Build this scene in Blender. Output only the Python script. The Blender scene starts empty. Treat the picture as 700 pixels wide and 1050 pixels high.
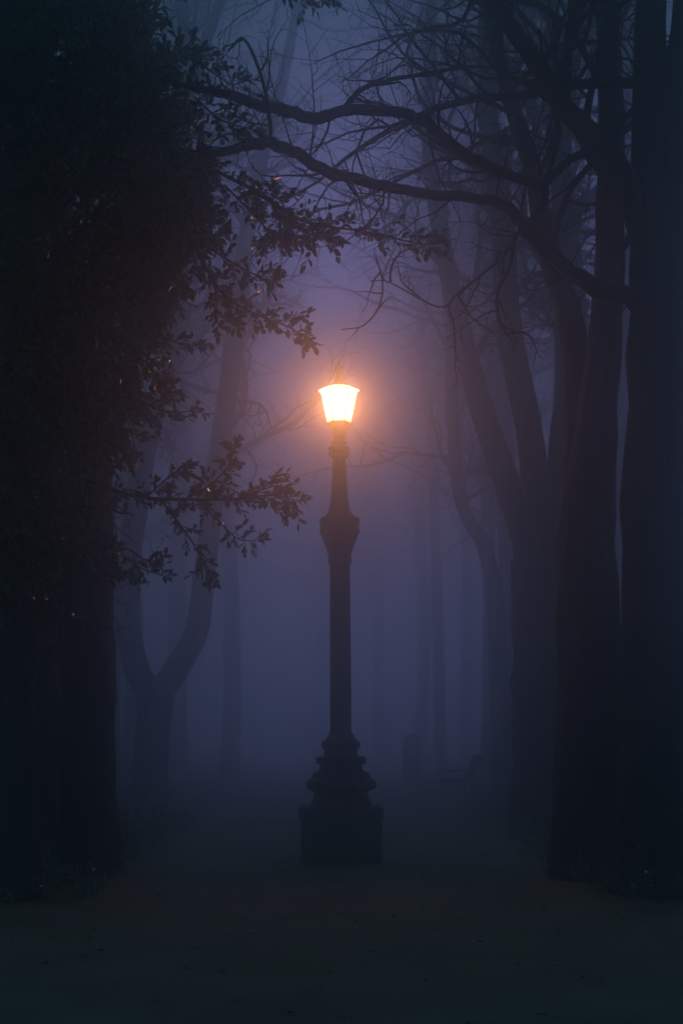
import bpy, math, random
import numpy as np
from mathutils import Vector
R = math.radians
scene = bpy.context.scene
col = scene.collection

# ------------------------------------------------------------ camera
CAM_H, F, HY, CX = 1.2, 1458.0, 765.0, 350.0
cd = bpy.data.cameras.new('camera'); cam = bpy.data.objects.new('camera', cd); col.objects.link(cam)
cam.location = (0, 0, CAM_H); cam.rotation_euler = (R(90), 0, 0)
cd.sensor_fit = 'VERTICAL'; cd.sensor_height = 36; cd.sensor_width = 24
cd.lens = 36 * F / 1050; cd.shift_y = (HY - 525) / 1050
cd.clip_start = .05; cd.clip_end = 2000
scene.camera = cam

# ------------------------------------------------------------ sky, hazy sun/moon, exposure
SUN_EL, SUN_AZ = 13.0, 4.5          # behind the trees, slightly right of the lamp
w = bpy.data.worlds.new('World'); scene.world = w; w.use_nodes = True
nt = w.node_tree; nt.nodes.clear()
sky = nt.nodes.new('ShaderNodeTexSky'); sky.sky_type = 'NISHITA'; sky.sun_disc = False
sky.sun_elevation = R(SUN_EL); sky.sun_rotation = R(SUN_AZ)
sky.air_density = 1.0; sky.dust_density = .3; sky.ozone_density = 3.0
tint = nt.nodes.new('ShaderNodeMix'); tint.data_type = 'RGBA'; tint.blend_type = 'MULTIPLY'
tint.inputs[0].default_value = 1
SKY_TINT = (.20, .95, .66, 1)
tint.inputs[7].default_value = SKY_TINT
bg = nt.nodes.new('ShaderNodeBackground'); bg.inputs[1].default_value = .028
out = nt.nodes.new('ShaderNodeOutputWorld')
nt.links.new(sky.outputs[0], tint.inputs[6]); veil = nt.nodes.new('ShaderNodeMix'); veil.data_type = 'RGBA'; veil.inputs[0].default_value = .93   # even overcast over the clear sky
veil.inputs[7].default_value = (.42, 3.0, 4.2, 1)
nt.links.new(tint.outputs[2], veil.inputs[6]); nt.links.new(veil.outputs[2], bg.inputs[0]); nt.links.new(bg.outputs[0], out.inputs[0])

sd = bpy.data.lights.new('low_glow', 'SUN'); sun = bpy.data.objects.new('low_glow', sd); col.objects.link(sun)
sd.energy = .23; sd.angle = R(26); sd.color = (.46, .37, 1.0)
dirv = Vector((math.sin(R(SUN_AZ)) * math.cos(R(SUN_EL)), math.cos(R(SUN_AZ)) * math.cos(R(SUN_EL)), math.sin(R(SUN_EL))))
sun.rotation_euler = dirv.to_track_quat('Z', 'Y').to_euler()

vs = scene.view_settings
vs.view_transform = 'Standard'; vs.look = 'None'; vs.exposure = 0; vs.gamma = 1; vs.use_curve_mapping = False
scene.render.engine = 'CYCLES'
cy = scene.cycles
cy.use_denoising = True
try: cy.denoiser = 'OPENIMAGEDENOISE'; cy.denoising_input_passes = 'RGB_ALBEDO_NORMAL'
except Exception: pass
cy.max_bounces = 12; cy.diffuse_bounces = 2; cy.glossy_bounces = 2; cy.transmission_bounces = 2
cy.volume_bounces = 10; cy.transparent_max_bounces = 8
cy.sample_clamp_indirect = 1.0; cy.use_adaptive_sampling = False
cy.caustics_reflective = False; cy.caustics_refractive = False

HAZE_DENSITY, HAZE_G = .056, .945

# ------------------------------------------------------------ helpers
def W(px, py, Y):                    # the point of the place at distance Y that the photo shows at (px, py)
    return Vector(((px - CX) / F * Y, Y, CAM_H + (HY - py) / F * Y))

def tag(o, label=None, cat=None, group=None, kind=None):
    if label: o['label'] = label
    if cat: o['category'] = cat
    if group: o['group'] = group
    if kind: o['kind'] = kind
    return o

def empty(name, loc, label, cat, group=None):
    o = bpy.data.objects.new(name, None); col.objects.link(o); o.location = loc
    o.empty_display_size = .2
    return tag(o, label, cat, group)

class MB:
    def __init__(s): s.v = []; s.f = []; s.n = 0
    def add(s, V, Fs):
        n = s.n; s.v.append(np.asarray(V, dtype=np.float64).reshape(-1, 3)); s.n += len(s.v[-1])
        s.f.extend([tuple(i + n for i in f) for f in Fs])
    def tube(s, pts, rad, ns=5, cap=True, rough=0, rng=None):
        P = np.array([tuple(p) for p in pts]); m = len(P)
        if m < 2: return
        T = np.empty_like(P); T[1:-1] = P[2:] - P[:-2]; T[0] = P[1] - P[0]; T[-1] = P[-1] - P[-2]
        T /= np.maximum(np.linalg.norm(T, axis=1), 1e-9)[:, None]
        up = np.array((0, 0, 1.0)) if abs(T[0][2]) < .9 else np.array((1.0, 0, 0))
        a = np.arange(ns) * 2 * math.pi / ns; ca = np.cos(a)[:, None]; sa = np.sin(a)[:, None]
        V = []
        u = np.cross(T[0], up); u /= np.linalg.norm(u)
        for i in range(m):
            u = u - T[i] * np.dot(u, T[i]); u /= max(np.linalg.norm(u), 1e-9)
            b = np.cross(T[i], u)
            rr = rad[i]
            if rough and rng is not None:
                q = np.array([1 + rough * (rng.random() - .5) for _ in range(ns)])[:, None]
                V.append(P[i] + rr * q * (ca * u + sa * b))
            else:
                V.append(P[i] + rr * (ca * u + sa * b))
        Fs = []
        for i in range(m - 1):
            for k in range(ns):
                k2 = (k + 1) % ns
                Fs.append((i * ns + k, i * ns + k2, (i + 1) * ns + k2, (i + 1) * ns + k))
        if cap: Fs.append(tuple((m - 1) * ns + k for k in range(ns)))
        s.add(np.concatenate(V), Fs)
    def lathe(s, prof, ns=32, c=(0, 0), close=True, power=None):
        V = []; m = len(prof)
        for r, z in prof:
            for k in range(ns):
                a = 2 * math.pi * k / ns
                V.append((c[0] + r * math.cos(a), c[1] + r * math.sin(a), z))
        Fs = [(i * ns + k, i * ns + (k + 1) % ns, (i + 1) * ns + (k + 1) % ns, (i + 1) * ns + k) for i in range(m - 1) for k in range(ns)]
        if close:
            Fs.append(tuple(range(ns))[::-1]); Fs.append(tuple((m - 1) * ns + k for k in range(ns)))
        s.add(V, Fs)
    def box(s, x0, x1, y0, y1, z0, z1, taper=0, M=None):
        t = taper
        V = [(x0, y0, z0), (x1, y0, z0), (x1, y1, z0), (x0, y1, z0), (x0 + t, y0 + t, z1), (x1 - t, y0 + t, z1), (x1 - t, y1 - t, z1), (x0 + t, y1 - t, z1)]
        if M is not None: V = [tuple(M @ Vector(p)) for p in V]
        s.add(V, [(0, 3, 2, 1), (4, 5, 6, 7), (0, 1, 5, 4), (1, 2, 6, 5), (2, 3, 7, 6), (3, 0, 4, 7)])
    def build(s, name, mat, parent=None, smooth=False, bevel=0, origin=None):
        me = bpy.data.meshes.new(name)
        V = np.concatenate(s.v) if s.v else np.zeros((0, 3))
        if origin is not None: V = V - np.array(tuple(origin))
        me.from_pydata(V.tolist(), [], s.f); me.update()
        me.materials.append(mat)
        if smooth: me.polygons.foreach_set('use_smooth', [True] * len(me.polygons))
        o = bpy.data.objects.new(name, me); col.objects.link(o)
        if parent is not None: o.parent = parent
        elif origin is not None: o.location = origin
        if bevel:
            b = o.modifiers.new('bevel', 'BEVEL'); b.width = bevel; b.segments = 2; b.limit_method = 'ANGLE'; b.angle_limit = R(40)
        return o

# ------------------------------------------------------------ materials
def mat(name, base, rough=.8, var=None, scale=4, bump=0, bscale=30, spec=.5, stretch=(1, 1, 1), metallic=0):
    m = bpy.data.materials.new(name); m.use_nodes = True
    t = m.node_tree; b = t.nodes['Principled BSDF']
    b.inputs['Roughness'].default_value = rough; b.inputs['Metallic'].default_value = metallic
    b.inputs['Specular IOR Level'].default_value = spec
    b.inputs['Base Color'].default_value = (*base, 1)
    tc = t.nodes.new('ShaderNodeTexCoord'); mp = t.nodes.new('ShaderNodeMapping'); mp.inputs['Scale'].default_value = stretch
    t.links.new(tc.outputs['Object'], mp.inputs[0])
    if var:
        n = t.nodes.new('ShaderNodeTexNoise'); n.inputs['Scale'].default_value = scale; n.inputs['Detail'].default_value = 8
        r = t.nodes.new('ShaderNodeValToRGB'); r.color_ramp.elements[0].position = .32; r.color_ramp.elements[1].position = .7
        r.color_ramp.elements[0].color = (*base, 1); r.color_ramp.elements[1].color = (*var, 1)
        t.links.new(mp.outputs[0], n.inputs['Vector']); t.links.new(n.outputs[0], r.inputs[0]); t.links.new(r.outputs[0], b.inputs['Base Color'])
    if bump:
        n2 = t.nodes.new('ShaderNodeTexNoise'); n2.inputs['Scale'].default_value = bscale; n2.inputs['Detail'].default_value = 6
        bp = t.nodes.new('ShaderNodeBump'); bp.inputs['Strength'].default_value = bump; bp.inputs['Distance'].default_value = .03
        t.links.new(mp.outputs[0], n2.inputs['Vector']); t.links.new(n2.outputs[0], bp.inputs['Height']); t.links.new(bp.outputs[0], b.inputs['Normal'])
    return m

M_bark = mat('bark', (.030, .026, .022), .9, (.070, .060, .046), 3, .9, 9, stretch=(1, 1, .25))
M_twig = mat('twig_bark', (.045, .036, .032), .85)
M_leaf = mat('evergreen_leaf', (.028, .055, .022), .3, (.050, .080, .035), 3, 0, spec=1.0)
M_leaf.node_tree.nodes['Principled BSDF'].inputs['Coat Weight'].default_value = 1; M_leaf.node_tree.nodes['Principled BSDF'].inputs['Coat Roughness'].default_value = .40
M_iron = mat('painted_iron', (.018, .028, .024), .42, (.035, .038, .030), 8, .25, 60, spec=.5)
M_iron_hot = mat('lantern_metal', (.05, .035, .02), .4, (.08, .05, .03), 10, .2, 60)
M_stone = mat('granite', (.11, .11, .11), .8, (.22, .21, .20), 14, .5, 60)
M_wood = mat('bench_wood', (.06, .045, .03), .7, (.11, .08, .05), 5, .3, 20, stretch=(1, 8, 8))
M_gravel = mat('gravel', (.20, .115, .085), .85, (.33, .20, .15), 1.3, 1.0, 26)
M_earth = mat('leafy_earth', (.035, .030, .022), .9, (.085, .062, .045), .9, 1.0, 12)
M_litter = mat('dead_leaf', (.10, .055, .028), .7, (.16, .09, .045), 6)
M_grass = mat('grass_blade', (.035, .05, .022), .7, (.06, .075, .03), 2)
M_kerb = mat('kerb_stone', (.13, .13, .125), .8, (.2, .19, .18), 8, .5, 40)

def glass_mat():
    m = bpy.data.materials.new('lit_lantern_glass'); m.use_nodes = True
    t = m.node_tree; t.nodes.clear()
    o = t.nodes.new('ShaderNodeOutputMaterial'); a = t.nodes.new('ShaderNodeAddShader')
    tr = t.nodes.new('ShaderNodeBsdfTransparent'); em = t.nodes.new('ShaderNodeEmission')
    tc = t.nodes.new('ShaderNodeTexCoord'); sp = t.nodes.new('ShaderNodeSeparateXYZ')
    mr = t.nodes.new('ShaderNodeMapRange'); mr.inputs['From Min'].default_value = 4.56; mr.inputs['From Max'].default_value = 4.66
    rp = t.nodes.new('ShaderNodeValToRGB')
    rp.color_ramp.elements[0].color = (1, .42, .10, 1); rp.color_ramp.elements[1].color = (1, .78, .33, 1)
    t.links.new(tc.outputs['Object'], sp.inputs[0]); t.links.new(sp.outputs[2], mr.inputs[0]); t.links.new(mr.outputs[0], rp.inputs[0])
    t.links.new(rp.outputs[0], em.inputs[0]); em.inputs[1].default_value = 3.4
    t.links.new(tr.outputs[0], a.inputs[0]); t.links.new(em.outputs[0], a.inputs[1]); t.links.new(a.outputs[0], o.inputs[0])
    return m
M_glass = glass_mat()

# ------------------------------------------------------------ ground
rg = random.Random(5)
def grid(name, x0, x1, y0, y1, nx, ny, zf, m, parent=None):
    b = MB(); xs = np.linspace(x0, x1, nx + 1); ys = np.linspace(y0, y1, ny + 1)
    V = [(x, y, zf(x, y)) for y in ys for x in xs]
    b.add(V, [(j * (nx + 1) + i, j * (nx + 1) + i + 1, (j + 1) * (nx + 1) + i + 1, (j + 1) * (nx + 1) + i) for j in range(ny) for i in range(nx)])
    return b.build(name, m, smooth=True)
g = grid('ground', -98, 98, -58, 158, 120, 120, lambda x, y: -.012, M_earth); tag(g, kind='structure')
def smoothpath(name, pts, z, m):
    b = MB(); n = len(pts)
    b.add([(x, y, z) for x, y in pts], [tuple(range(n))]); return b.build(name, m)
# gravel square round the lamp with paths leaving it
ed_ = [(-30, 3.4), (8, 3.4), (13, 3.3), (16, 3.1), (18.5, 2.7), (22, 2.45), (30, 2.3), (60, 2.2), (150, 2.2)]
ys_ = np.concatenate([np.linspace(-30, 8, 6)[:-1], np.linspace(8, 40, 110), np.linspace(42, 150, 20)])
def hw(y, ph): return float(np.interp(y, [e[0] for e in ed_], [e[1] for e in ed_])) + .14 * math.sin(y * 1.7 + ph) + .07 * math.sin(y * 5.3 + 2 * ph) + .04 * math.sin(y * 13.1 + ph)
b_ = MB(); n_ = len(ys_)
b_.add([(sx * hw(y, ph), y, -.004) for y in ys_ for sx, ph in ((-1, .4), (1, 2.1))], [(2 * i, 2 * i + 1, 2 * i + 3, 2 * i + 2) for i in range(n_ - 1)])
pl = b_.build('path', M_gravel)
tag(pl, kind='structure')

# ------------------------------------------------------------ street lamp
LY = 14.8; S = F / LY
def hh(y): return CAM_H + (HY - y) / S
lamp = empty('street_lamp', (0, LY, 0), 'ornate cast iron lamp post with one glowing tapered lantern on a square stone plinth', 'street lamp')
lamp.rotation_euler = (0, R(-.32), 0)
b = MB()
b.box(-.415, .415, -.415, .415, 0, .46); b.build('plinth', M_stone, lamp, bevel=.012)
b = MB(); b.box(-.433, .433, -.433, .433, .462, .575); b.build('plinth_cap', M_stone, lamp, bevel=.018)
def prof(*a): return [(r / S, hh(y)) for y, r in a]
b = MB()
b.lathe(prof((826.5, 32), (821, 30.5), (818, 28), (812, 27.5), (810.5, 31), (809, 35), (806, 36.5), (803, 36.5), (800, 35), (798.5, 31.5), (797, 29.5), (794, 29.5), (792, 28), (790, 22.5), (784, 21.5), (783, 25), (781, 26), (778, 26), (776, 25), (775, 18), (769, 16.5), (767.5, 19), (765, 20), (762, 20), (760, 18.5), (758, 15.5), (754, 13.2), (751, 11.4)), 16)
b.build('base_moulding', M_iron, lamp, bevel=.004)
# fluted shaft
b = MB(); V = []; ns = 48
rows = [(751, 11.2), (748, 10.9), (680, 10.8), (620, 10.6), (578, 10.4)]
for y, r in rows:
    for k in range(ns):
        a = 2 * math.pi * k / ns; q = r / S * (1 - .06 * (k % 4 == 2) - .035 * (k % 4 in (1, 3)))
        V.append((q * math.cos(a), q * math.sin(a), hh(y)))
b.add(V, [(i * ns + k, i * ns + (k + 1) % ns, (i + 1) * ns + (k + 1) % ns, (i + 1) * ns + k) for i in range(len(rows) - 1) for k in range(ns)])
b.build('shaft', M_iron, lamp)
b = MB()
b.lathe(prof((579, 10.6), (577, 12.2), (574, 12.4), (572, 11.2), (568, 11.8), (560, 14.2), (553, 16.8), (549, 18.2), (547, 20.4), (544, 20.6), (541.5, 19.4), (539, 20.2), (535, 20.6), (532, 20.2), (530.5, 17), (529, 14.4), (527.5, 13.6)), 32)
for k in range(8):      # acanthus bosses round the capital
    a = 2 * math.pi * (k + .5) / 8
    p = [(math.cos(a) * r / S, math.sin(a) * r / S, hh(y)) for y, r in ((572, 10.8), (562, 13.2), (553, 16.4), (546, 19.6), (542, 20.4))]
    b.tube(p, [.010, .016, .018, .018, .008], 6)
b.build('capital', M_iron, lamp, smooth=False)
b = MB()
b.lathe(prof((527.6, 12.6), (524, 11.4), (518, 9.8), (508, 8.4), (490, 7.4), (466, 6.5), (464, 6.6)), 24); b.build('upper_shaft', M_iron, lamp, smooth=True)
b = MB()
b.lathe(prof((465.5, 6.6), (464, 7.6), (463, 9.6), (461.5, 10.2), (459.5, 10.2), (458.2, 9.4), (457.4, 7.2), (455.5, 6.6), (454.6, 8), (453.2, 8.2), (452.2, 6.2), (447, 6)), 24)
for k in range(8):
    a = 2 * math.pi * (k + .3) / 8; c, s_ = math.cos(a), math.sin(a)
    b.tube([(c * r / S, s_ * r / S, hh(y)) for y, r in ((469.5, 6.9), (468, 8.3), (465.5, 9.6), (463, 9.8))], [.006, .014, .014, .006], 5)
    b.tube([(c * r / S, s_ * r / S, hh(y)) for y, r in ((461.5, 9.6), (460.4, 10.9), (459, 9.8))], [.008, .014, .008], 5)
b.build('collar', M_iron, lamp)
lant = MB()
lant.lathe(prof((447, 6), (444, 7.2), (439, 10.2), (435.5, 12), (434, 12.8), (433.2, 12.8), (433.2, 11)), 6)
lantern = lant.build('lantern', M_iron_hot, lamp, smooth=False)
b = MB()
b.lathe(prof((433.1, 11.9), (402, 18.6)), 6, close=False); b.build('glass_shade', M_glass, lantern)
b = MB()
for k in range(6):       # slim glazing bars
    a = math.pi / 3 * k
    b.tube([(math.cos(a) * r / S, math.sin(a) * r / S, hh(y)) for y, r in ((433.4, 12.1), (401.6, 18.8))], [.0035, .0035], 4)
b.build('glazing_bars', M_iron_hot, lantern)
b = MB()
b.lathe(prof((402, 18.5), (401.6, 19.9), (400.8, 20.9), (400.1, 20.6), (400.3, 18.9)), 6, close=False); b.build('rim', M_glass, lantern)
b = MB()
b.lathe(prof((400.4, 18.9), (398.0, 14), (396.6, 9.6)), 6, close=False); b.build('glass_top', M_glass, lantern)
b = MB()
b.lathe(prof((396.7, 10.2), (396, 10.4), (393.6, 7.6), (390.5, 5), (387, 3.4)), 6); b.build('roof_cap', M_iron_hot, lantern)
b = MB()
b.lathe(prof((387.2, 3.2), (384, 2.2), (382.6, 2), (381.5, 3.6), (379, 4.4), (376.5, 4.2), (374.8, 2.8), (373.6, 1), (371, .5)), 20); b.build('finial', M_iron_hot, lantern)
ld = bpy.data.lights.new('lantern_bulb', 'POINT'); lb = bpy.data.objects.new('lantern_bulb', ld); col.objects.link(lb)
lb.parent = lantern; lb.location = (0, 0, hh(414)); ld.energy = 40; ld.color = (1, .25, .06); ld.shadow_soft_size = .05

# ------------------------------------------------------------ bare trees
def unit(v):
    v = Vector(v); v.normalize(); return v
def rvec(r): return Vector((r.gauss(0, 1), r.gauss(0, 1), r.gauss(0, 1)))
def bend(pts, n=4):              # smooth a guide (Catmull-Rom)
    P = [Vector(p) for p in pts]; P = [P[0] * 2 - P[1]] + P + [P[-1] * 2 - P[-2]]
    o = []
    for i in range(1, len(P) - 2):
        for k in range(n):
            t = k / n; a, b_, c, d = P[i - 1], P[i], P[i + 1], P[i + 2]
            o.append(.5 * ((2 * b_) + (c - a) * t + (2 * a - 5 * b_ + 4 * c - d) * t * t + (3 * b_ - a - 3 * c + d) * t ** 3))
    o.append(P[-2]); return o
def lerp_r(rs, n):
    x = np.linspace(0, len(rs) - 1, n); return list(np.interp(x, range(len(rs)), rs))

def twiggy(mb, p, d, L, r, lvl, rng, spread=1.0, up=.25, dens=1.0):
    """a branch that wanders and carries smaller ones"""
    nseg = {3: 12, 2: 10, 1: 7, 0: 5}[lvl]
    ns = {3: 7, 2: 5, 1: 4, 0: 3}[lvl]
    pts = [Vector(p)]; dd = unit(d); c = rvec(rng) * .10
    for i in range(nseg):
        dd = unit(dd + rvec(rng) * (.17, .21, .25, .27)[3 - lvl] + c + Vector((0, 0, up * .16)))
        pts.append(pts[-1] + dd * (L / nseg))
    rad = [r * (1 - .8 * (i / nseg) ** .9) for i in range(nseg + 1)]
    mb.tube(pts, rad, ns)
    if lvl == 0: return
    n = int({3: 10, 2: 10, 1: 7}[lvl] * dens * (.8 + .4 * rng.random()))
    for k in range(n):
        t = .15 + .85 * (k + rng.random()) / n
        i = min(int(t * nseg), nseg - 1); q = pts[i].lerp(pts[i + 1], t * nseg - i)
        tang = unit(pts[i + 1] - pts[i]); side = rvec(rng); side = unit(side - tang * side.dot(tang))
        ang = R(25 + 45 * rng.random()) * spread
        nd = tang * math.cos(ang) + side * math.sin(ang)
        twiggy(mb, q, nd, L * (.28 + .26 * rng.random()) * (1.1 - .5 * t), max(rad[i] * .55, .0035), lvl - 1, rng, spread, up, dens)

def bare_tree(label, stems, r, seed, group='bare trees in the fog', crown_len=3.2, nb=12, lvl=2, name='bare_tree', cat='tree', t0=.35, dens=1.0, spread=1.0, up=.25, extra=None, zmin=5.4):
    """stems: list of (guide points, radii). first stem starts at the ground."""
    rng = random.Random(seed)
    base = Vector(stems[0][0][0]); root = empty(name, base, label, cat, group)
    tr = MB(); cr = MB()
    for si, (g_, rr) in enumerate(stems):
        pts = bend(g_, 5); n = len(pts); rad = lerp_r(rr, n)
        if si == 0:
            for i in range(min(3, n)): rad[i] *= (1.12, 1.05, 1.0)[i]      # root flare
        pts = [p + rvec(rng) * rad[i] * .05 if 0 < i < n - 1 else p for i, p in enumerate(pts)]
        tr.tube(pts, rad, 14, rough=.09, rng=rng)
        k = nb if si == 0 or len(stems) == 1 else nb
        for j in range(k):
            t = t0 + (1 - t0) * (j + rng.random()) / k
            i = min(int(t * (n - 1)), n - 2); q = pts[i].lerp(pts[i + 1], t * (n - 1) - i)
            if q.z < zmin: continue
            tang = unit(pts[i + 1] - pts[i]); side = rvec(rng); side.z *= .4; side = unit(side - tang * side.dot(tang))
            ang = R(35 + 35 * rng.random()) * spread
            twiggy(cr, q, tang * math.cos(ang) + side * math.sin(ang), crown_len * (1.15 - .6 * t) * (.7 + .6 * rng.random()), max(rad[i] * .38, .012), lvl, rng, spread, up, dens)
        if pts[-1].z > zmin: twiggy(cr, pts[-1], pts[-1] - pts[-2], crown_len * .6, rad[-1] * .9, lvl, rng, spread, up, dens)
    if extra: extra(cr, rng)
    def rel(m): m.v = [v - np.array(tuple(base)) for v in m.v]; return m
    rel(tr).build('trunk', M_bark, root); rel(cr).build('crown', M_twig, root)
    return root

def stem(pxs, Y, z0=0, dY=0):
    """guide from pixel points (first on the ground)"""
    o = []
    for i, (x, y) in enumerate(pxs):
        yy = Y + dY * i / max(1, len(pxs) - 1)
        v = W(x, y, yy)
        if i == 0 and z0 is not None: v.z = z0 - .05
        o.append(v)
    return o

G = 'bare trees lining the avenue in the fog'
# --- right: big dark near trees
def crossing(cr, rng):
    def b_(px, wd, Y, tw=10, L=.8, lvl=1):
        pts = bend([W(x, y, yy) for (x, y), yy in zip(px, Y)], 5); n = len(pts); rad = [q / 2 / F * 10 for q in lerp_r(wd, n)]
        pts = [p + rvec(rng) * rad[i] * .12 for i, p in enumerate(pts)]
        cr.tube(pts, rad, 9)
        for k in range(tw):
            t = .04 + .93 * (k + rng.random()) / tw; i = min(int(t * (n - 1)), n - 2)
            tang = unit(pts[i + 1] - pts[i]); side = rvec(rng); side = unit(side - tang * side.dot(tang))
            a = R(35 + 40 * rng.random())
            twiggy(cr, pts[i], tang * math.cos(a) + side * math.sin(a), L * (.6 + .8 * rng.random()), .004 + .008 * rng.random(), lvl, rng, 1.1, .1)
    def lin(n, a, b2): return list(np.linspace(a, b2, n))
    low = [(668, 318), (640, 302), (605, 292), (578, 272), (556, 254), (535, 232), (520, 212), (485, 203), (440, 199), (400, 192), (365, 184), (335, 176), (305, 158), (280, 147), (258, 148), (225, 156), (170, 158)]
    b_(low, [24, 22, 20, 17, 15, 14, 12, 11, 11, 11, 12, 12, 12, 12, 11, 8, 5], lin(17, 11.4, 9.6), 26, .7)
    upp = [(540, 232), (556, 212), (556, 190), (535, 184), (505, 172), (478, 160), (455, 142), (438, 127), (415, 117), (385, 113), (350, 114), (322, 121), (290, 114), (262, 107), (240, 99), (210, 92), (150, 80)]
    b_(upp, [9, 9, 10, 11, 11, 12, 12, 12, 11, 11, 11, 12, 12, 11, 10, 7, 4], lin(17, 10.8, 9.5), 24, .7)
    b_([(556, 190), (575, 172), (590, 160), (612, 150), (640, 120)], [10, 9, 9, 11, 14], lin(5, 10.7, 11.5), 8, .6)
    b_([(556, 192), (570, 150), (572, 120), (560, 85), (552, 30)], [7, 6, 6, 5, 3], lin(5, 10.7, 10.5), 8, .6)
    b_([(352, 112), (370, 92), (400, 82), (440, 75), (485, 68), (505, 70)], [6, 5, 4.5, 4, 3, 2], lin(6, 10, 10.4), 9, .6)
    b_([(350, 176), (358, 190), (368, 205), (372, 230)], [4, 3, 2, 1.5], lin(4, 10, 10), 4, .3)
    b_([(385, 262), (392, 290), (388, 315), (372, 334), (350, 338)], [1.6, 2, 2, 1.6, 1.2], lin(5, 10, 10), 4, .25, 0)
    b_([(278, 146), (276, 118), (268, 78), (250, 40), (234, 52)], [4, 4, 3.6, 3, 2], lin(5, 9.8, 9.6), 5, .3)
    b_([(536, 230), (520, 258), (498, 278), (470, 300), (450, 315), (400, 290), (380, 288)], [5, 3.5, 3, 2.4, 2, 1.6, 1], lin(7, 10.8, 10.2), 10, .45)
    b_([(528, 240), (522, 275), (510, 300), (512, 330), (525, 350)], [4, 3, 2.6, 2, 1.4], lin(5, 10.8, 10.4), 7, .4)
    b_([(660, 300), (690, 296), (730, 270)], [6, 5, 4], lin(3, 11.3, 11), 5, .5)
bare_tree('thick dark trunk at the right edge whose two crooked boughs reach across above the lamp', [
    (stem([(686, 915), (684, 760), (672, 560), (668, 318), (664, 120), (668, -120), (650, -480), (620, -900)], 11.6), [.46, .38, .29, .18, .135, .11, .09, .05]),
    (stem([(672, 560), (698, 340), (708, 60), (716, -90), (700, -420), (640, -760)], 11.6, None), [.26, .24, .20, .15, .10, .05]),
    (stem([(667, 250), (640, 190), (616, 150), (580, 112), (548, 62), (505, 0), (480, -70)], 11.6, None), [.14, .12, .10, .085, .075, .06, .045])],
    .4, 11, G, crown_len=3.6, nb=13, lvl=2, t0=.4, extra=crossing)
bare_tree('stout dark trunk just left of the rightmost one, its foot spread wide in the gloom', [
    (stem([(606, 880), (604, 760), (600, 560), (612, 420), (622, 300), (626, 140), (618, -60), (600, -400), (560, -820)], 12.9), [.35, .32, .27, .18, .14, .115, .10, .08, .05]),
    (stem([(600, 560), (592, 420), (585, 330), (560, 250), (545, 170), (525, 110), (500, 10), (485, -60), (440, -400)], 12.9, None, 1.5), [.17, .145, .125, .105, .09, .08, .065, .05, .04]),
    ], .4, 12, G, crown_len=3.8, nb=16, lvl=2)
bare_tree('forked dark tree with limbs leaning left, beside the stout right trunks', [
    (stem([(556, 862), (553, 760), (548, 660), (546, 575)], 22), [0.486, 0.417, 0.371, 0.347]),
    (stem([(546, 580), (539, 553), (521, 501), (496, 428), (472, 340), (452, 240), (440, 150), (442, 20), (446, -80)], 22, None, 3), [0.255, 0.232, 0.208, 0.197, 0.179, 0.151, 0.127, 0.104, 0.069]),
    (stem([(548, 590), (551, 544), (543, 450), (521, 330), (514, 220), (500, 120), (498, 0), (500, -100)], 22, None, -1), [0.278, 0.232, 0.208, 0.191, 0.174, 0.151, 0.116, 0.081]),
    (stem([(552, 620), (575, 480), (582, 330), (575, 180), (590, 20), (592, -100)], 22, None, 1), [0.255, 0.220, 0.197, 0.162, 0.127, 0.093])],
    .3, 13, G, crown_len=3.6, nb=9, lvl=2, t0=.4)
bare_tree('slender tree kinked low in its stem, between lamp and forked right tree', [
    (stem([(514, 826), (511, 700), (507, 610), (496, 561), (474, 518), (464, 441), (462, 340), (452, 230), (436, 100), (430, -60)], 34), [0.284, 0.227, 0.199, 0.180, 0.161, 0.151, 0.142, 0.123, 0.105, 0.066])],
    .3, 14, G, crown_len=4.6, nb=18, lvl=2, t0=.42)
# --- left: forked tree, dark trunks
bare_tree('tree with a low wide fork standing left of the lamp beyond the evergreen', [
    (stem([(153, 829), (154, 790), (157, 745), (160, 708)], 32), [0.474, 0.403, 0.379, 0.427]),
    (stem([(158, 716), (178, 690), (200, 650), (210, 590), (220, 500), (234, 400), (246, 300), (262, 190), (290, 80), (310, -20)], 32, None), [0.308, 0.284, 0.273, 0.249, 0.237, 0.225, 0.201, 0.166, 0.130, 0.083]),
    (stem([(158, 716), (140, 685), (131, 640), (134, 570), (150, 460), (176, 350), (190, 200), (186, 60), (190, -40)], 32, None), [0.296, 0.284, 0.284, 0.261, 0.237, 0.213, 0.178, 0.142, 0.095]),
    ], .3, 21, G, crown_len=4.6, nb=14, lvl=2, t0=.45)
bare_tree('broad dark trunk on the left, nearest the forked tree', [
    (stem([(90, 900), (91, 760), (89, 640), (88, 480), (70, 300), (40, 120), (30, -60), (80, -420), (150, -840)], 13), [.29, .26, .25, .22, .18, .15, .12, .09, .05])],
    .3, 22, G, crown_len=4.2, nb=12, zmin=7.5, lvl=2)
bare_tree('dark trunk half hidden behind the broad left trunk, below the evergreen', [
    (stem([(47, 882), (48, 740), (46, 620), (50, 420), (30, 200), (20, 0), (60, -400)], 14.6), [.27, .23, .22, .20, .17, .12, .06])],
    .3, 23, G, crown_len=3.2, nb=8, lvl=2)
bare_tree('dark trunk at the left edge of the avenue under the evergreen', [
    (stem([(4, 880), (4, 760), (8, 600), (-10, 400), (0, 200), (-20, 0), (20, -400), (90, -800)], 12), [.30, .27, .25, .22, .18, .14, .10, .05])],
    .3, 24, G, crown_len=4.2, nb=14, lvl=2)
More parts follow.
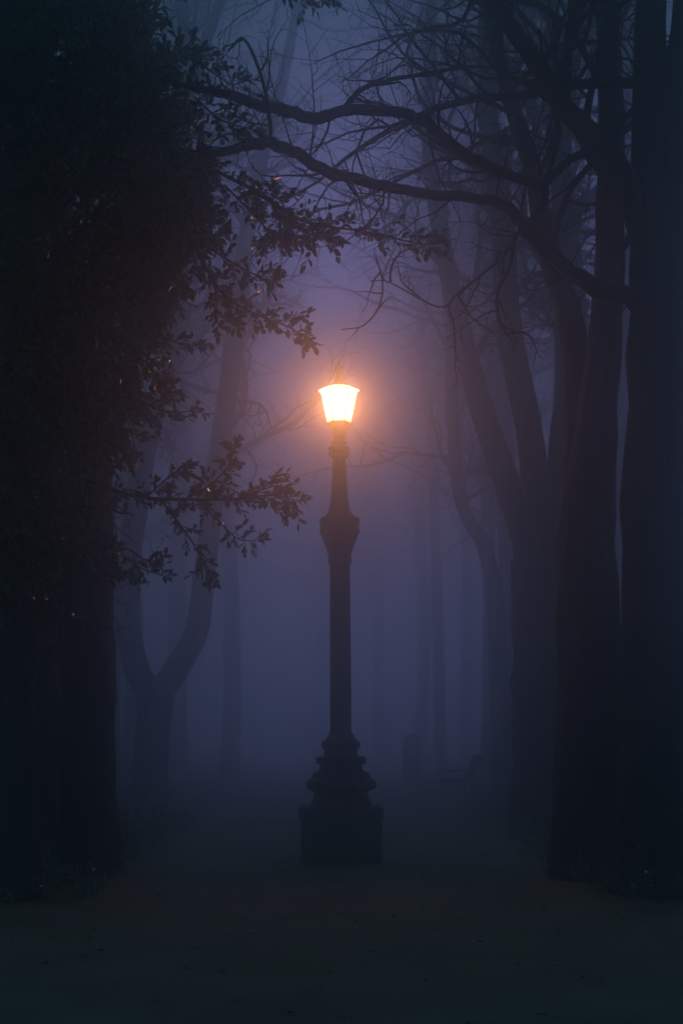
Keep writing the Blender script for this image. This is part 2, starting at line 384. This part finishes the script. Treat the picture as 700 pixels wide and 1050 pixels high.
# --- far trees, each placed and labelled
far = [
    (432, 66, [(0, 0), (2, -180), (-8, -330), (4, -470), (16, -640)], .26, 'pale far tree close to the right of the lamp shaft'),
    (476, 74, [(0, 0), (2, -200), (-10, -380), (-4, -520), (-12, -640)], .26, 'pale straight far tree behind the kinked slender tree'),
    (500, 50, [(0, 0), (2, -170), (-2, -400), (2, -560), (-6, -730)], .25, 'straight grey tree seen through the limbs of the forked right tree'),
    (530, 42, [(0, 0), (0, -170), (-10, -330), (-16, -500), (-24, -730)], .26, 'dim tree directly behind the forked right tree'),
    (575, 55, [(0, 0), (-6, -200), (-4, -400), (-10, -600), (-6, -700)], .3, 'dim tree seen between the forked tree and the stout trunk'),
    (640, 34, [(0, 0), (2, -150), (-4, -330), (4, -560), (0, -860)], .3, 'dark tree filling the gap between the two stoutest right trunks'),
    (112, 47, [(0, 0), (4, -160), (-4, -350), (2, -500), (6, -700)], .3, 'dim far tree between the broad left trunk and the low-forked tree'),
    (388, 75, [(0, 0), (2, -120), (-5, -260), (0, -340), (6, -420)], .3, 'faintest tree at the end of the avenue, just right of the lamp post'),
    (330, 80, [(0, 0), (-2, -120), (4, -250), (-2, -330), (2, -400)], .3, 'faintest tree at the end of the avenue, just left of the lamp post'),
    (134, 52, [(0, 0), (4, -160), (-4, -330), (6, -480), (12, -640), (8, -760)], .34, 'dim tree added to darken the gap left of the low fork'),  # added tree, darkens the bright fog left of the fork
    (184, 60, [(0, 0), (-3, -140), (2, -280), (10, -400), (16, -520), (12, -640)], .40, 'dim wide tree added to darken the fog just right of the low fork'),  # extra trunk put in so the left background turns darker
    (236, 54, [(0, 0), (2, -150), (-2, -290), (8, -420), (20, -560), (40, -700)], .32, 'leaning grey tree left of centre below the tip of the lower spray'),
    (452, 54, [(0, 0), (-4, -180), (-10, -330), (-22, -470), (-34, -640), (-40, -760)], .20, 'slim grey tree leaning left, nearest the right side of the lantern'),
    (503, 62, [(0, 0), (-2, -200), (-12, -360), (-24, -500), (-36, -660), (-40, -760)], .22, 'slim pale tree leaning left behind the kinked tree'),
    (518, 47, [(0, 0), (0, -190), (-10, -380), (-18, -520), (-40, -680), (-46, -800)], .20, 'slim dark tree in the narrow gap left of the forked right tree'),
]
for i, (px, Y, off, r, lab) in enumerate(far):
    gy = HY + CAM_H * F / Y
    g_ = [(px + dx, gy + dy) for dx, dy in off]
    g_ = [p for p in g_]
    bare_tree(lab, [(stem(g_, Y), [r * 1.1, r, r * .85, r * .7, r * .55, r * .35][:len(g_)])], r, 40 + i, G,
              crown_len=6.0, nb=22, lvl=2, t0=.32, dens=.9 if Y < 50 else .8, spread=.9, up=.35)

for lab, px, Y, off, sd_ in (
    ('twiggy tree behind the stout right trunks, its fine crown filling the top right', 596, 27, [(0, 0), (-4, -200), (0, -420), (-16, -600), (-30, -800), (-60, -1000)], 71),
    ('twiggy tree behind the evergreen, its fine crown spreading into the top centre', 80, 28, [(0, 0), (4, -200), (20, -400), (60, -560), (110, -720), (170, -900)], 72)):
    gy = HY + CAM_H * F / Y
    bare_tree(lab, [(stem([(px + dx, gy + dy) for dx, dy in off], Y), [.34, .30, .25, .20, .14, .07])], .3, sd_, G,
              crown_len=5.6, nb=30, lvl=2, t0=.42, dens=1.15, up=.2, zmin=8.0)

# ------------------------------------------------------------ evergreen on the left
rl = random.Random(77)
leaves = MB(); twigs = MB()
LV = []; 
def leaf(p, d, n, L, Wd): LV.append((*p, *d, *n, L, Wd))
def leaf_mesh():
    A = np.array(LV); P, D, N = A[:, 0:3], A[:, 3:6], A[:, 6:9]; L = A[:, 9:10]; Wd = A[:, 10:11]
    D = D / np.linalg.norm(D, axis=1)[:, None]; S_ = np.cross(D, N); S_ /= np.maximum(np.linalg.norm(S_, axis=1)[:, None], 1e-6); N = np.cross(S_, D)
    fo = .25 * Wd; a = P + D * L * .35; c = P + D * L * .7
    V = np.stack([P, a - N * fo * .3, c - N * fo * .3, P + D * L - N * L * .06, a + S_ * Wd * .5 + N * fo, c + S_ * Wd * .45 + N * fo * .7,
                  a - S_ * Wd * .5 + N * fo, c - S_ * Wd * .45 + N * fo * .7], 1).reshape(-1, 3)
    F_ = [(0, 4, 1), (1, 4, 5, 2), (2, 5, 3), (0, 1, 6), (1, 2, 7, 6), (2, 3, 7)]
    leaves.v = [V]; leaves.n = len(V); leaves.f = [tuple(i + 8 * k for i in f) for k in range(len(A)) for f in F_]
LEAN = Vector((0, 0, 0))      # side the leaves face
def leaf_twig(p, d, L, n, size=1.0):
    dd = unit(d); pts = [p]; 
    for i in range(4):
        dd = unit(dd + rvec(rl) * .14 + Vector((0, 0, -.03))); pts.append(pts[-1] + dd * L / 4)
    twigs.tube(pts, [.0035, .003, .0025, .002, .0012], 3, False)
    for k in range(n):
        t = .12 + .88 * (k + .6) / n; i = min(int(t * 4), 3); q = pts[i].lerp(pts[i + 1], t * 4 - i)
        tang = unit(pts[i + 1] - pts[i]); side = rvec(rl); side = unit(side - tang * side.dot(tang))
        a = R(30 + 35 * rl.random()) if k < n - 1 else R(8)
        ld_ = tang * math.cos(a) + side * math.sin(a)
        leaf(q, ld_, unit(rvec(rl) * (.9 if not LEAN.length else .45) + Vector((0, 0, .8)) * (0 if LEAN.length else 1) + LEAN), (.046 + .030 * rl.random()) * size, (.025 + .011 * rl.random()) * size)
def spray(px, Y, wd=(5, 1.5), per=26, L=.2, nl=9, size=1.0, droop=0, side=1.1):
    if not isinstance(Y, (list, tuple)): Y = [Y] * len(px)
    pts = bend([W(x, y, yy) for (x, y), yy in zip(px, Y)], 4); n = len(pts)
    tot = sum((pts[i + 1] - pts[i]).length for i in range(n - 1))
    twigs.tube(pts, [q / 2 / F * 10 for q in np.linspace(wd[0], wd[1], n)], 5)
    m = max(3, int(per * tot * 1.3))
    for k in range(m):
        t = (k + rl.random()) / m; i = min(int(t * (n - 1)), n - 2); q = pts[i].lerp(pts[i + 1], t * (n - 1) - i)
        tang = unit(pts[i + 1] - pts[i]); sd_ = rvec(rl); sd_ = unit(sd_ - tang * sd_.dot(tang))
        a = R(25 + 50 * rl.random())
        leaf_twig(q, tang * math.cos(a) + sd_ * math.sin(a) * side + Vector((0, 0, -droop)), L * (.5 + .9 * rl.random()), int(nl * (.6 + .7 * rl.random())), size)
    leaf_twig(pts[-1], pts[-1] - pts[-2], L * .7, nl, size)

# outer sprays that stand against the fog
spray([(200, 165), (240, 185), (270, 200), (300, 222), (330, 232), (365, 236), (398, 243), (430, 250), (444, 250)], [10] * 9, (4.5, 1.2), 22, .16, 8)
spray([(255, 195), (290, 215), (318, 240), (335, 245)], 9.8, (2.5, 1), 30, .16, 8)
spray([(230, 190), (262, 222), (285, 246), (302, 240)], 9.9, (2.5, 1), 30, .16, 8)
spray([(300, 222), (290, 236), (275, 250)], 9.9, (2, 1), 26, .13, 7)
spray([(190, 235), (215, 280), (232, 305), (262, 322), (295, 335), (312, 345)], 9.7, (3, 1), 26, .13, 7)
spray([(215, 255), (240, 270), (262, 282), (278, 284)], 9.8, (2.4, 1), 26, .13, 7)
spray([(205, 262), (222, 300), (224, 322), (240, 330)], 9.8, (2.4, 1), 26, .12, 7)
spray([(140, 330), (160, 345), (185, 352), (205, 354)], 10, (2, 1), 20, .10, 5)
spray([(130, 400), (150, 415), (175, 422), (200, 422)], 10, (2, 1), 20, .10, 6)
spray([(60, 478), (110, 500), (150, 511), (200, 512), (240, 512), (275, 508), (300, 512)], 10.6, (5, 1.2), 24, .15, 8)
spray([(190, 512), (215, 498), (232, 480), (240, 462)], 10.5, (2.4, 1), 26, .12, 7)
spray([(150, 510), (172, 490), (188, 478)], 10.5, (2.4, 1), 26, .12, 7)
spray([(165, 513), (190, 545), (208, 575), (212, 590)], 10.5, (2.4, 1), 24, .12, 7)
spray([(200, 512), (225, 535), (243, 552), (262, 555)], 10.5, (2, 1), 20, .10, 6)
spray([(250, 511), (275, 500), (288, 498)], 10.5, (2, 1), 30, .11, 7)
spray([(80, 520), (110, 555), (140, 580), (165, 590)], 10.6, (3, 1), 26, .13, 7)
spray([(60, 540), (85, 570), (110, 590), (128, 592)], 10.5, (3, 1), 22, .13, 7)
spray([(20, 560), (45, 590), (62, 615), (72, 622)], 10.5, (3, 1), 26, .13, 6)
spray([(195, 60), (215, 72), (236, 86), (250, 84)], 9.6, (2.4, 1), 24, .13, 7)
spray([(200, 100), (222, 120), (240, 128), (258, 132)], 9.7, (2.4, 1), 26, .13, 7)
spray([(270, -30), (290, -12), (310, -4), (330, -2)], 9.6, (2.4, 1), 30, .13, 7)
# crown mass: boughs radiate from the trunk through the crown's volume
def edge(y):
    xs = np.interp(y, [-80, 0, 60, 110, 160, 200, 235, 270, 310, 345, 380, 420, 455, 500, 540, 580, 620, 650],
                   [190, 195, 222, 236, 240, 246, 225, 205, 190, 160, 165, 150, 130, 165, 110, 90, 62, 20]); return float(xs)
def gapf(x, y):          # how much of the crown is leafy here (thin in the middle right)
    v = 1.0
    if 70 < x < 210 and 215 < y < 480: v = .08
    if x > 45 and y > 170: v = min(v, .3)
    if x > 150 and y < 260: v = .95
    return v
cnt = 0; tries = 0
while cnt < 430 and tries < 9000:
    tries += 1
    y = rl.uniform(-110, 640); e = edge(y) + rl.gauss(0, 14) - 8; x = rl.uniform(-190, e - 12)
    if rl.random() > gapf(x, y): continue
    if x < -60 and rl.random() < .5: continue
    Y = rl.uniform(9.0, 12.6)
    if x > e - 50: Y = rl.uniform(9.4, 10.8)
    tip = (x, y); L = rl.uniform(50, 110)
    a = math.atan2(y - 330 + rl.uniform(-160, 160), x + 60)
    a = max(-1.0, min(1.1, a))
    st = (x - L * math.cos(a), y - L * math.sin(a) * .8 - rl.uniform(0, 12)); md = ((tip[0] + st[0]) / 2, (tip[1] + st[1]) / 2 - 8)
    spray([st, md, tip], [Y + rl.uniform(-.4, .4), Y, Y + rl.uniform(-.3, .3)], (3, 1), 30, .17, 8, 1.0, .1)
    cnt += 1
for k in range(105):
    y = rl.uniform(215, 480); e = edge(y) + rl.gauss(0, 10); x = e - abs(rl.gauss(0, 62)); Y = rl.uniform(9.3, 11.2)
    L = rl.uniform(25, 60); a = rl.uniform(.2, 1.7)
    spray([(x - L * math.cos(a), y - L * math.sin(a)), (x - L * .5 * math.cos(a) + 2, y - L * .5 * math.sin(a) - 3), (x, y)], Y, (2.2, 1), 30, .12, 7, 1.05, .1)
base = Vector((-2.55, 11.2, -.05))
ev = empty('evergreen_tree', base, 'dark broad-leaved evergreen overhanging from the left with leafy sprays towards the lamp', 'tree')
tr = MB()
tp = bend([base, Vector((-2.6, 11.1, 1.5)), Vector((-2.45, 11, 3)), Vector((-2.5, 10.9, 4.6)), Vector((-2.35, 10.8, 6.4)), Vector((-2.3, 10.8, 8))], 4)
tr.tube(tp, lerp_r([.24, .18, .16, .13, .10, .05], len(tp)), 12, rough=.15, rng=rl)
bo = MB()
for k in range(34):
    t = .22 + .76 * k / 34; i = int(t * (len(tp) - 1)); q = tp[i]
    a = rl.uniform(-1.5, 1.5) if rl.random() < .75 else rl.uniform(0, 6.28)
    d = Vector((math.cos(a), -math.sin(a) * .8 if rl.random() < .7 else math.sin(a), rl.uniform(.0, .5)))
    twiggy(bo, q, d, rl.uniform(.6, 1.3), .03 * (1.2 - t), 2, rl, 1, .0, .6)
leaf_mesh()
for m_ in (tr, bo, leaves, twigs): m_.v = [np.concatenate(m_.v) - np.array(tuple(base))] if m_.v else m_.v
tr.build('trunk', M_bark, ev)
bg_ = bo.build('bough', M_twig, ev); twigs.build('twigs', M_twig, bg_)
leaves.build('foliage', M_leaf, ev, smooth=True)

# ------------------------------------------------------------ bench and pillar in the fog
BX, BY = (469 - CX) / F * 32, 32.0
bench = empty('park_bench', (BX, BY, 0), 'slatted park bench seen end-on, faint in the fog right of the lamp base', 'bench')
bench.rotation_euler = (0, 0, R(-12))
b = MB()
for k in range(4): b.box(-.30 + k * .13, -.30 + k * .13 + .11, -.85, .85, .43, .465)
b.build('seat', M_wood, bench, bevel=.006)
b = MB()
for k in range(4):
    z = .53 + k * .125; x = .245 + (z - .45) * .42
    b.box(x, x + .035, -.85, .85, z, z + .10)
b.build('backrest', M_wood, bench, bevel=.006)
for s_ in (-1, 1):
    b = MB(); yy = s_ * .72
    b.tube([(-.28, yy, 0), (-.24, yy, .2), (-.28, yy, .42)], [.028, .022, .026], 6)
    b.tube([(-.30, yy, .42), (.24, yy, .41)], [.024, .024], 6)
    b.tube([(.36, yy, 0), (.24, yy, .22), (.23, yy, .42), (.44, yy, .98)], [.028, .024, .026, .02], 6)
    b.tube([(-.26, yy, .42), (-.27, yy, .63), (-.1, yy, .66), (.30, yy, .64)], [.02, .02, .02, .018], 6)
    b.build('leg', M_iron, bench)
pil = empty('stone_pillar', ((421 - CX) / F * 44, 44, 0), 'squat square stone pillar with a cap, barely showing in the fog right of the lamp', 'pillar')
b = MB(); b.box(-.25, .25, -.25, .25, 0, 1.34); b.build('shaft', M_stone, pil, bevel=.02)
b = MB(); b.box(-.31, .31, -.31, .31, 1.342, 1.45); b.box(-.31, .31, -.31, .31, 1.4502, 1.58, taper=.22); b.build('cap', M_stone, pil, bevel=.015)
b = MB(); b.box(-.30, .30, -.30, .30, -.02, .18); b.build('foot', M_stone, pil, bevel=.02)

# ------------------------------------------------------------ ground cover
lt = MB(); rr_ = random.Random(9)
for k in range(12000):
    y = 4 + 26 * rr_.random() ** 1.2; x = rr_.uniform(-9, 9)
    if abs(x) < 2.6 and rr_.random() < .72: continue
    if abs(x) < .5 and abs(y - LY) < .5: continue
    a = rr_.uniform(0, 6.28); L = rr_.uniform(.03, .07); w_ = L * .55; z = rr_.uniform(.004, .02)
    c, s_ = math.cos(a), math.sin(a)
    def q(u, v, h): return (x + c * u - s_ * v, y + s_ * u + c * v, z + h)
    lt.add([q(-L / 2, 0, 0), q(0, w_ / 2, rr_.uniform(0, .02)), q(L / 2, 0, .004), q(0, -w_ / 2, rr_.uniform(0, .012))], [(0, 1, 2), (0, 2, 3)])
tag(lt.build('fallen_leaves', M_litter), 'brown fallen leaves scattered over the dark gravel and verges', 'leaves', kind='stuff')
gr = MB()
for k in range(26000):
    sd_ = rr_.choice((-1, 1)); y = 17.8 + 30 * rr_.random() ** 1.6; x = sd_ * (4.2 + (y * .30) * rr_.random())
    a = rr_.uniform(0, 6.28); h = rr_.uniform(.05, .14); w_ = .006 + .0002 * y
    dx, dy = math.cos(a), math.sin(a); lx, ly = rr_.uniform(-.05, .05), rr_.uniform(-.05, .05)
    gr.add([(x - dx * w_, y - dy * w_, -.03), (x + dx * w_, y + dy * w_, -.03), (x + lx, y + ly, h)], [(0, 1, 2)])
tag(gr.build('grass', M_grass), 'rough short grass along the verges under the trees', 'grass', kind='stuff')

# low ivy and bramble at the feet of the near trees
LV.clear(); leaves = MB(); tw_keep = twigs; twigs = MB()
for k in range(2600):
    sd_ = rl.choice((-1, 1)); y = rl.uniform(10.5, 20); x = sd_ * (1.75 + .02 * y + abs(rl.gauss(0, 1.1)))
    if y > 13.5 and rl.random() < .4: continue
    hgt = .38 * rl.random() ** 1.5 * (1 + .6 * math.sin(x * 2.1 + y * 1.3))
    leaf_twig(Vector((x, y, hgt * .5)), (rl.gauss(0, 1), rl.gauss(0, 1), .9), .10 + .22 * rl.random(), 6, .9)
leaf_mesh()
tag(leaves.build('undergrowth', M_leaf), 'low dark ivy and bramble at the feet of the near trees on both sides', 'undergrowth', kind='stuff')

# ------------------------------------------------------------ haze
hz = MB(); hz.box(-100, 100, -60, 160, -1.03, 27)
hm = bpy.data.materials.new('haze'); hm.use_nodes = True; t = hm.node_tree; t.nodes.clear()
pv = t.nodes.new('ShaderNodeVolumePrincipled'); oo = t.nodes.new('ShaderNodeOutputMaterial')
pv.inputs['Color'].default_value = (.93, .93, .95, 1); pv.inputs['Density'].default_value = HAZE_DENSITY; pv.inputs['Anisotropy'].default_value = HAZE_G
t.links.new(pv.outputs[0], oo.inputs['Volume'])
tag(hz.build('haze', hm), kind='stuff')
